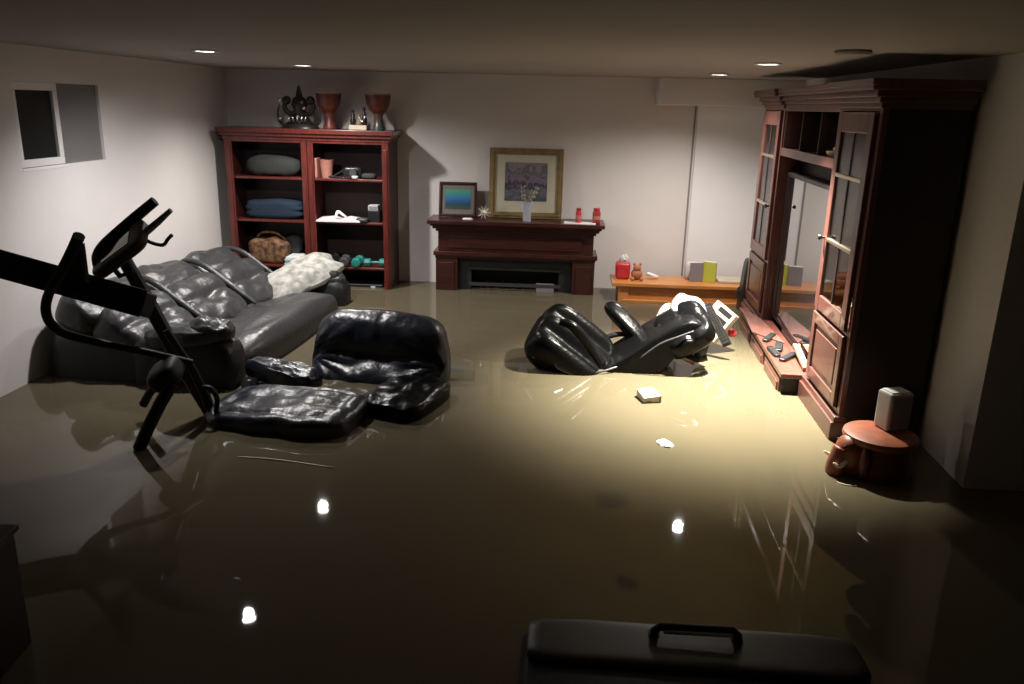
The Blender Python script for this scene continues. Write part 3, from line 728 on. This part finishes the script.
tag(o, 'pale rounded bowl beside the white cup in the near cabinet', 'bowl')

# ------------------------------------------------------------------ elephant stool and silver box
t = thing('elephant_stool', 'terracotta elephant stool with flat round seat in front of the wall unit', 'stool', (1.565, 3.655, -.28))
MB().lathe([(0, 0), (.145, 0), (.155, .05), (.152, .2), (.147, .36), (.138, .43), (0, .43)], seg=36).build('drum_body', 'clayd', t, smooth='angle')
MB().lathe([(0, .43), (.15, .43), (.165, .44), (.17, .455), (.165, .47), (.14, .478), (0, .48)], seg=36).build('seat', 'clay', t, smooth='angle')
hd = MB().soft((.15, .15, .20), 2.4, 12, T((-.125, -.03, .37), (0, -.25, 0))).build('head', 'clay', t, smooth=True)
MB().tube([(-.175, -.04, .40), (-.205, -.05, .31), (-.20, -.05, .22), (-.18, -.05, .12)], [.05, .045, .036, .028], 12, 6).build('trunk', 'clay', hd, smooth=True)
for s in (-1, 1):
    MB().tube([(-.17, -.03+s*.055, .36), (-.205, -.03+s*.07, .335), (-.235, -.03+s*.068, .35)], [.012, .010, .004], 8, 5).build('tusk', 'ivory', hd, smooth=True, label='cream tusk')
    MB().soft((.05, .08, .14), 2.4, 10, T((-.10, -.03+s*.09, .37), (0, 0, s*.4))).build('ear', 'clayd', hd, smooth=True)
    MB().soft((.014, .014, .014), 2, 5, T((-.185, -.03+s*.05, .425))).build('eye', 'blackp', hd, smooth=True)
zs = -.28+.481
t = thing('silver_speaker', 'silver box-shaped speaker standing on the elephant stool', 'speaker', (1.63, 3.71, zs), (0, 0, .30))
MB().box((-.062, -.05, 0), (.062, .05, .185)).build('speaker_case', 'silverp', t, bevel=.012)
MB().box((-.052, -.054, .02), (.052, -.049, .168)).build('speaker_grille', 'greybook', t, bevel=.004)
MB().box((-.05, -.038, .185), (.05, .038, .19)).build('top_cap', 'paper', t, bevel=.003)
MB().soft((.012, .006, .012), 2, 5, T((-.015, -.056, .012))).build('indicator', 'silver', t, smooth=True)

# ------------------------------------------------------------------ sofa (grey leather, along the left wall)
def sofa():
    t = thing('reclining_sofa', 'grey leather three seat reclining sofa floating along the left wall', 'sofa', (-3.03, 4.42, 0), (-.03, 0, -.058))
    # local: y along the wall 0..2.35, x 0..1.2 towards the room, z up
    W = 2.34
    def P(n, mb, m='gleather', par=None, **k): return mb.build(n, m, par or t, smooth=True, **k)
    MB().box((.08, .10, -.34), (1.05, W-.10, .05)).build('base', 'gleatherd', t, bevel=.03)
    # arms
    for y in (.13, W-.13):
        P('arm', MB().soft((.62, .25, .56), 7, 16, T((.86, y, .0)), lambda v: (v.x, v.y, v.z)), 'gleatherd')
        P('arm_pad', MB().soft((.50, .27, .14), 3.0, 20, T((.86, y, .285), (0, -.10, 0)), lambda v: (v.x, v.y*(1+.05*math.sin(v.x*8)), v.z+wrinkle(v, .22, 3))))
        P('arm_front_cap', MB().soft((.26, .20, .13), 2.6, 14, T((1.02, y-.01, .33 if y < 1 else .27), (0, .15, 0)), lambda v: (v.x, v.y, v.z+wrinkle(v, .3, 3))))
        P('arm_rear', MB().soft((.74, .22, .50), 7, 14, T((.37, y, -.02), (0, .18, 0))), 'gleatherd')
    P('front_roll', MB().soft((.40, W-.50, .38), 3.0, 26, T((1.02, W/2, .06)), lambda v: (v.x, v.y, v.z+wrinkle(v, .08, 2))))
    Y0, Ls = .03, (W-.22)/3
    def dimple(v, a=.26, k=0):
        z = v.z
        if z > 0:
            z -= a*math.exp(-((v.x)**2*14+(v.y)**2*18)) + .12*math.exp(-(v.x+.1)**2*90)
            z += .07*math.sin(v.y*5+v.x*2)
        return (v.x, v.y, z+wrinkle(v, .12, 3, k))
    for k in range(3):
        yc = Y0+Ls*(k+.5)
        P('seat_cushion', MB().soft((.62, Ls*.98, .24), 4.5, 20, T((.72, min(max(yc, .58), W-.58), .085), (0, -.05, 0)), lambda v: dimple(v, .2, k)))
        b = P('backrest', MB().soft((.46, Ls*1.0, .26), 4.0, 22, T((.47, yc, .24), (0, .66, 0)), lambda v: dimple(v, .3, k+3)))
        P('headrest', MB().soft((.34, Ls*1.01, .26), 3.4, 22, T((.20, yc, .375), (0, .42, 0)), lambda v: (v.x, v.y, v.z+(.10*math.sin(v.y*4+v.x*3) if v.z > 0 else 0)+wrinkle(v, .12, 3, k))), par=b)
    for k in (1, 2, 3):
        y = Y0+Ls*k-(.02 if k == 3 else 0)
        P('seam_roll', MB().tube([(.06, y, .42), (.16, y, .50), (.30, y, .475), (.45, y, .375), (.60, y, .27), (.70, y, .20)], [.01, .02, .022, .022, .02, .012], 10, 8), 'gleather')
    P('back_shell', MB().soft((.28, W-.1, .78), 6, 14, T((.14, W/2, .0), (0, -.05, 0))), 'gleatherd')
    return t
sofa()
# pillow on the far arm
pm = frame(at(299, 281, 6.45)+Vector((0, 0, .03)), at(340, 262, 6.75)-at(268, 302, 6.2), (0.25, -.1, 1))
def pil(v):
    e = (1-abs(v.x)**4)*(1-abs(v.y)**4)
    return (v.x*(1+.05*math.sin(v.y*6)), v.y*(1+.05*math.sin(v.x*7)), v.z*(.25+.75*max(e, 0))+wrinkle(v, .12, 3))
o = MB().soft((.72, .40, .17), 5, 22, pm, pil).build('throw_pillow', 'pillow', smooth=True)
tag(o, 'pale patterned throw pillow lying across the far arm of the sofa', 'pillow')

# ------------------------------------------------------------------ black recliner armchair, half drowned
def armchair():
    t = thing('recliner_armchair', 'black leather recliner with only its back, arms and footrest above the water', 'armchair', (-1.16, 4.35, 0), (0, 0, -.19))
    # local: facing -y; back at y=+.4
    def P(n, mb, m='bleather', **k): return mb.build(n, m, t, smooth=True, **k)
    def backf(v):
        x, y, z = v.x, v.y, v.z
        top = 1+.0*x
        # front face (y<0): shoulder pad, waist tuck, lumbar
        if y < 0:
            y += .34*math.exp(-(z-.10)**2*24)*math.exp(-(abs(x))**2*1.4)
            y -= .28*math.exp(-(z+.38)**2*16)*(1-.5*x*x)
            y += .14*math.sin((math.atan2(z-.08, abs(x)-1.0))*15)*math.exp(-((abs(x)-.66)**2*9))*math.exp(-(z-.08)**2*5)
            y += .05*math.sin(x*17+z*6)*math.exp(-(z+.25)**2*14)
            y -= .14*math.exp(-(z-.55)**2*9)
            y += .07*math.exp(-(x-.05)**2*900)*(z > .25)
        return (x*(1-.03*z+.02*math.cos(z*6)), y+wrinkle(v, .10, 3.5), z+.05*math.cos(x*1.6)*(z > 0)+wrinkle(v, .03, 2, 7))
    P('backrest', MB().soft((.86, .26, .62), 4.2, 30, T((.02, .42, .08), (-.28, 0, .04)), backf))
    P('seat', MB().soft((.62, .55, .20), 4, 14, T((0, .12, -.16))))
    def foot(v):
        r = math.hypot(v.x, v.y)
        z = v.z
        if z > 0: z += .22*noise.noise(Vector((v.x*3.2, v.y*3.2, 1.5)))*(1-max(abs(v.x), abs(v.y))**6)-.15*math.exp(-(max(abs(v.x), abs(v.y))-.72)**2*160)
        else: z = z
        return (v.x, v.y+.03*math.sin(v.x*11)*(v.y < 0), z)
    P('footrest', MB().soft((.82, .52, .17), 4, 32, T((-.17, -.40, .025), (.03, -.04, .02)), foot))
    P('footrest_frame', MB().soft((.66, .40, .14), 6, 10, T((-.18, -.38, -.08))), 'blackp')
    def armf(v): return (v.x, v.y, v.z*(1+.03*math.sin(v.x*9+v.y*7))+.12*math.sin(v.x*2.2+.6)+wrinkle(v, .28, 3))
    P('arm_pad', MB().soft((.50, .18, .13), 3.8, 22, T((-.44, .04, .075), (.0, .10, -.16)), armf))
    P('arm_pad', MB().soft((.38, .54, .13), 4.2, 24, T((.36, -.02, .035), (.0, .05, -.12)), armf), 'bleather2')  # blacker material than the other pad, painting the shadow on this arm
    P('arm_support', MB().box((-.64, -.10, -.35), (-.57, -.03, .06)).box((-.63, -.10, -.35), (-.58, .25, -.04)), 'blackp')
    P('arm_support', MB().box((.30, -.12, -.35), (.36, .20, .02)), 'blackp')
armchair()

# ------------------------------------------------------------------ massage chair, seen from its side
def massage_chair():
    t = thing('massage_chair', 'black massage recliner floating tipped back near the wall unit', 'armchair', (0, 0, 0))
    def P(n, mb, m='bleather2', par=None, **k): return mb.build(n, m, par or t, smooth=True, **k)
    # leg rest block on the left: two calf channels between three ribs
    c = at(570, 349, 5.15); ax = at(607, 374, 5.15)-at(536, 316, 5.15); 
    m = frame(c, ax, (.25, -.5, 1))
    def leg(v):
        z = v.z
        if z > 0: z -= .42*(math.exp(-(v.y-.36)**2*22)+math.exp(-(v.y+.36)**2*22))*(1-.6*abs(v.x)**4)
        return (v.x, v.y, z+.05*v.x)
    P('leg_rest', MB().soft((.56, .50, .30), 4, 28, m, leg))
    rb = [at(560, 322, 4.98), at(572, 326, 4.96), at(585, 340, 4.97), at(602, 366, 4.99)]
    P('leg_rest_rib', MB().tube(rb, [.022, .032, .034, .022], 12, 6))
    pk = frame(at(570, 366, 4.93), at(585, 374, 4.93)-at(560, 362, 4.93), (0, -1, .6))
    P('pocket_flap', MB().soft((.20, .11, .03), 4, 10, pk), 'greyp')
    P('side_bracket', MB().tube([at(590, 374, 4.95), at(604, 371, 4.95), at(620, 366, 5.0), at(637, 362, 5.05)], .007, 8, 5), 'greyp')
    # seat and back shell: profile in the picture plane, width in depth
    prof = [(600, 373), (612, 366), (632, 354), (650, 341), (664, 334), (676, 326), (692, 320), (704, 323), (711, 330), (705, 339), (692, 346), (678, 356), (666, 370), (655, 385), (640, 392), (618, 386), (603, 380)]
    Y0, Y1 = 4.98, 5.48
    pts = []
    cx = sum(p[0] for p in prof)/len(prof); cy = sum(p[1] for p in prof)/len(prof)
    mb = MB(); n = len(prof); rings = []
    off = at(660, 350, Y1)-at(660, 350, Y0)
    base = [at(p[0], p[1], Y0) for p in prof]; cc = at(cx, cy, Y0)
    hv = Vector((off.x*.2, off.y, 0))     # the depth of the chair runs level
    for s, q in ((.0, .90), (.03, .97), (.12, 1.0), (.5, 1.0), (.88, 1.0), (.97, .97), (1.0, .90)):
        rings.append([cc+(b-cc)*q+hv*s for b in base])
    for r in rings: mb.v += [tuple(v) for v in r]
    for i in range(len(rings)-1):
        for k in range(n): mb.f.append((i*n+k, i*n+(k+1) % n, (i+1)*n+(k+1) % n, (i+1)*n+k))
    mb.f.append(tuple(range(n))); mb.f.append(tuple((len(rings)-1)*n+k for k in range(n)))
    sh = P('seat_shell', mb)
    sd = sh.modifiers.new('sub', 'SUBSURF'); sd.levels = 2; sd.render_levels = 2
    # padded back cushion with two lobes
    m = frame(at(684, 329, 5.16), at(706, 318, 5.16)-at(655, 346, 5.16), (-.3, -.35, 1))
    def pad(v):
        z = v.z
        if z > 0: z -= .30*math.exp(-(v.y)**2*30)+.22*math.exp(-(v.x-.1)**2*60)
        return (v.x, v.y, z+wrinkle(v, .10, 3))
    P('back_cushion', MB().soft((.36, .44, .17), 3.4, 24, m, pad))
    P('side_trim', MB().tube([at(640, 358, 4.97), at(660, 344, 4.96), at(678, 337, 4.95), at(694, 331, 4.96)], [.004, .006, .006, .004], 8, 5), 'greyp')
    # raised arm
    a0, a1 = at(608, 304, 5.5), at(642, 339, 5.35)
    ap = frame((a0+a1)/2, a1-a0, (0, -.5, 1))
    P('arm_pad', MB().soft(((a1-a0).length*1.06, .12, .095), 3, 16, ap, lambda v: (v.x, v.y, v.z-.10*v.x**2)))
    P('arm_post', MB().tube([at(634, 330, 5.40), at(633, 343, 5.38), at(638, 352, 5.36)], .026, 10, 4), 'blackp')
    P('arm_link', MB().tube([at(600, 341, 5.40), at(610, 336, 5.40), at(622, 334, 5.40), at(636, 336, 5.40)], .018, 10, 4), 'blackp')
    # foot sticking out under the headrest
    P('base_foot', MB().tube([at(697, 334, 5.2), at(702, 347, 5.17), at(699, 361, 5.15)], [.045, .05, .035], 8), 'blackp')
    P('base_foot', MB().tube([at(686, 355, 5.15), at(698, 360, 5.13), at(707, 358, 5.13)], .02, 8), 'blackp')
massage_chair()
# towel on the headrest
tw = frame(at(688, 314, 5.36), at(704, 322, 5.36)-at(668, 306, 5.36), (.1, -.5, 1))
o = MB().soft((.25, .30, .15), 3.2, 20, tw, lambda v: (v.x, v.y*(1+.05*math.sin(v.x*6)), v.z*.9+.12*math.cos(v.x*2)+wrinkle(v, .15, 3))).build('striped_towel', 'towel', smooth=True)
tag(o, 'white towel with lilac stripes bunched behind the massage chair headrest', 'towel')
o = MB().soft((.26, .18, .05), 3, 14, frame(at(668, 322, 5.50), at(674, 312, 5.50)-at(664, 335, 5.50), (0, -1, .8)), lambda v: (v.x, v.y, v.z+wrinkle(v, .5, 2))).build('crumpled_cloth', 'paperc', smooth=True)
tag(o, 'pale crumpled cloth hanging left of the striped towel', 'cloth')
# book / carton / keyboard heap to the right of the towel
t = thing('shoe_box', 'cream box with dark lettering leaning beside the striped towel', 'box', (0, 0, 0))
bm_ = frame(at(717, 322, 5.55), at(726, 311, 5.55)-at(707, 333, 5.55), (-.6, -1, .5))
MB().box((-.12, -.09, -.035), (.12, .09, .035), bm_).build('box_body', 'cream', t, bevel=.006)
for k in range(4):
    MB().box((-.11+k*.06, -.07, .035), (-.075+k*.06, .02+.02*(k % 2), .038), bm_).build('printed_mark', 'blackp', t)
t = thing('keyboard', 'narrow black keyboard leaning against the cream box', 'keyboard', (0, 0, 0))
kb = frame(at(717, 325, 5.38), at(726, 342, 5.36)-at(709, 309, 5.40), (-.7, -1, .4))
MB().box((-.16, -.030, -.012), (.16, .030, .012), kb).build('keyboard_body', 'blackp', t, bevel=.004)
q = MB()
for i in range(13):
    for j in range(3): q.box((-.145+i*.022, -.024+j*.017, .012), (-.128+i*.022, -.011+j*.017, .016), kb)
q.build('keys', 'greyp', t, kind='stuff')
o = MB().soft((.06, .05, .06), 2.5, 8, T(at(732, 333, 5.55))).build('red_ball', 'red', smooth=True)
tag(o, 'small red and white lump floating beside the black keyboard', 'toy')
# carton under the shell
t = thing('milk_carton', 'small cream carton with brown end floating in front of the massage chair', 'carton', atz(649, 399, 0)+Vector((0, 0, .0)), (.10, -.08, .25))
MB().box((-.055, -.065, -.035), (.04, .065, .045)).build('carton_body', 'cream', t, bevel=.004)
MB().box((.04, -.065, -.036), (.052, .065, .046)).build('carton_side', 'plank', t, bevel=.003)
MB().box((-.04, -.067, .0), (-.01, -.065, .02)).build('printed_mark', 'plank', t)
t = thing('wood_offcut', 'cream wooden offcut with red edge stuck under the massage chair back', 'board', atz(680, 362, 0)+Vector((.04, .25, .05)), (.3, -.5, .5))
MB().box((-.09, -.05, -.02), (.09, .05, .02)).build('offcut_body', 'cream', t, bevel=.003)
MB().box((-.09, -.056, -.02), (.09, -.05, .02)).build('painted_edge', 'red', t)

# ------------------------------------------------------------------ treadmill, floated up and tipped
def treadmill():
    t = thing('treadmill', 'black treadmill tipped up by the water in front of the sofa', 'treadmill', (0, 0, 0))
    def P(n, mb, m='blackm', par=None, smooth='angle', **k): return mb.build(n, m, par or t, smooth=smooth, **k)
    # running deck seen along its edge
    a, b = at(144, 304, 3.62), at(-150, 222, 3.62)
    view = (at(60, 280, 4.2)-at(60, 280, 3.2)).normalized()
    ax = (b-a).normalized(); L = (b-a).length
    m = Matrix((ax, view-ax*view.dot(ax), ax.cross(view))).transposed().to_4x4()
    y = (view-ax*view.dot(ax)).normalized(); z = ax.cross(y)
    m = Matrix((ax, y, z)).transposed().to_4x4(); m.translation = a
    dk = MB().box((0, 0, -.060), (L, .13, .060), m).build('running_deck', 'blackm', t, bevel=.012, label='long dark deck')
    MB().box((0, -.010, -.066), (L, 0, -.03), m).box((0, -.010, .03), (L, 0, .066), m).build('side_rail', 'blackm', dk, bevel=.004)
    # masts
    P('mast', MB().tube([at(120, 252, 3.80), at(150, 305, 3.84), at(182, 365, 3.90), at(213, 417, 3.97)], [.042, .046, .048, .044], 8, flat=.8))
    P('mast', MB().tube([at(166, 330, 3.78), at(181, 352, 3.80), at(192, 368, 3.84), at(205, 395, 3.9), at(212, 414, 3.94)], [.018, .018, .022, .026, .026], 8))
    # motor cover and feet
    P('motor_cover', MB().soft((.17, .18, .115), 3.2, 14, frame(at(166, 374, 3.66), at(182, 364, 3.66)-at(150, 384, 3.66), (0, -.3, 1))), 'blackm', smooth=True)
    P('foot_tube', MB().tube([at(172, 384, 3.60), at(160, 404, 3.56), at(148, 428, 3.52), at(139, 449, 3.50)], .031, 12))
    P('foot_tube', MB().tube([at(156, 384, 3.86), at(149, 394, 3.86), at(143, 405, 3.86)], .022, 10))
    P('cross_bar', MB().tube([at(139, 462, 3.50), at(207, 430, 3.97)], .028, 10))
    P('wheel_bracket', MB().tube([at(200, 388, 3.86), at(210, 388, 3.86), at(217, 398, 3.86), at(216, 411, 3.87)], .014, 8, 5))
    # near rail with handle
    P('handrail', MB().tube([at(79, 236, 3.42), at(70, 256, 3.45), at(58, 277, 3.46), at(48, 296, 3.47), at(46, 312, 3.48), at(52, 325, 3.50), at(66, 334, 3.54), at(100, 343, 3.60), at(150, 353, 3.66), at(192, 363, 3.75)],
                            [.026, .026, .022, .022, .022, .022, .022, .020, .018, .018], 12, 5))
    P('handrail', MB().tube([at(155, 201, 3.86), at(137, 216, 3.84), at(116, 234, 3.80), at(103, 246, 3.74), at(97, 257, 3.70), at(98, 267, 3.66)], [.024, .026, .026, .024, .024, .022], 12, 5))
    g = [at(81, 244, 3.44), at(86, 283, 3.5), at(64, 277, 3.46)]
    P('gusset', MB().slab(g, (0, .03, 0)), smooth=False)
    # console
    cf = frame(at(121, 249, 3.72), at(147, 228, 3.74)-at(96, 266, 3.70), (.0, -.35, 1))
    cn = MB().soft((.30, .26, .062), 6, 14, cf).build('console', 'greyp', t, smooth=True)
    P('display', MB().box((-.08, -.09, .030), (.08, .09, .034), cf), 'screen', cn, smooth=False)
    P('tablet_rest', MB().tube([at(146, 232, 3.76), at(158, 222, 3.78), at(171, 210, 3.80)], [.040, .036, .026], 8, flat=.45), 'greyp', cn)
    P('safety_hook', MB().tube([at(144, 239, 3.74), at(152, 243, 3.74), at(163, 245, 3.74), at(168, 239, 3.74), at(172, 235, 3.74)], .009, 8, 4), 'blackm', cn)
    P('console_neck', MB().tube([at(108, 262, 3.7), at(120, 276, 3.74), at(132, 272, 3.78), at(124, 256, 3.78)], .014, 8), 'blackm', cn)
treadmill()

# ------------------------------------------------------------------ black case in the foreground
MAT['casem'] = mat('matt_black_case', (.006, .006, .007), .5, spec=.25)
t = thing('storage_case', 'black lidded case with a carrying handle floating in the foreground', 'case', (0, 0, 0))
MB().soft((1.0, .60, .34), 14, 14, T((.44, 1.88, -.06), (0, .012, 0))).build('case_body', 'casem', t, smooth='angle')
MB().soft((.98, .20, .05), 8, 10, T((.45, 2.06, .105), (0, .012, 0))).build('lid_rim', 'greyp', t, smooth=True)
hn = MB().tube([(.335, 2.10, .10), (.335, 2.09, .15), (.35, 2.09, .165), (.565, 2.09, .165), (.58, 2.09, .15), (.58, 2.10, .10)], .013, 10).build('carry_handle', 'blackm', t, smooth='angle')
MB().tube([(.36, 2.075, .158), (.56, 2.075, .158)], .006, 8).build('handle_strip', 'silverp', hn, smooth='angle')
for x in (.335, .58): MB().soft((.035, .04, .04), 4, 6, T((x, 2.10, .12))).build('handle_mount', 'greyp', hn, smooth=True)
MB().box((.72, 1.85, .105), (.85, 1.88, .125)).build('latch', 'greyp', t, bevel=.004)

# dark post at the left edge
t = thing('stair_newel', 'dark reddish wooden post at the lower left edge of the picture', 'post', (-1.60, 1.98, FL), (0, 0, .1))
MB().box((-.09, -.09, 0), (.03, .09, .98)).build('post_shaft', 'darkred', t, bevel=.01)
MB().box((-.10, -.10, .98), (.04, .10, 1.0)).build('post_cap', 'darkred', t, bevel=.006)

# ------------------------------------------------------------------ floating debris
def debris(px, py, mb, m, label, cat, name, rz=0):
    o = mb.build(name, m, smooth='angle'); p = atz(px, py, 0); o.location = p; o.rotation_euler.z = rz; tag(o, label, cat)
a, b = atz(238, 457, 0), atz(334, 468, 0)
o = MB().tube([a, a.lerp(b, .4)+Vector((0, .012, .002)), b], .0045, 8, 5).build('floating_stick', 'ivory', smooth=True)
tag(o, 'long thin pale stick floating in front of the drowned armchair', 'stick')
debris(665, 444, MB().soft((.07, .10, .02), 2.5, 8, None, lambda v: (v.x, v.y, v.z+wrinkle(v, .9, 2))), 'paper', 'small white scrap floating in the bright patch of water', 'scrap', 'plastic_scrap', .6)
debris(237, 579, MB().soft((.03, .012, .008), 2.5, 6), 'paper', 'tiny pale chip floating above the nearest light reflection at left', 'scrap', 'paper_scrap', -.4)
debris(845, 484, MB().tube([(-.03, .02, .002), (-.01, -.01, .002), (.04, -.03, .002)], .003, 6, 4), 'ivory', 'thin curved pale wisp floating left of the elephant stool', 'scrap', 'plastic_wisp', .2)
debris(558, 392, MB().tube([(-.03, -.01, .002), (.04, .03, .002)], .004, 6), 'paper', 'short pale straw floating left of the cream carton', 'scrap', 'drinking_straw', .4)
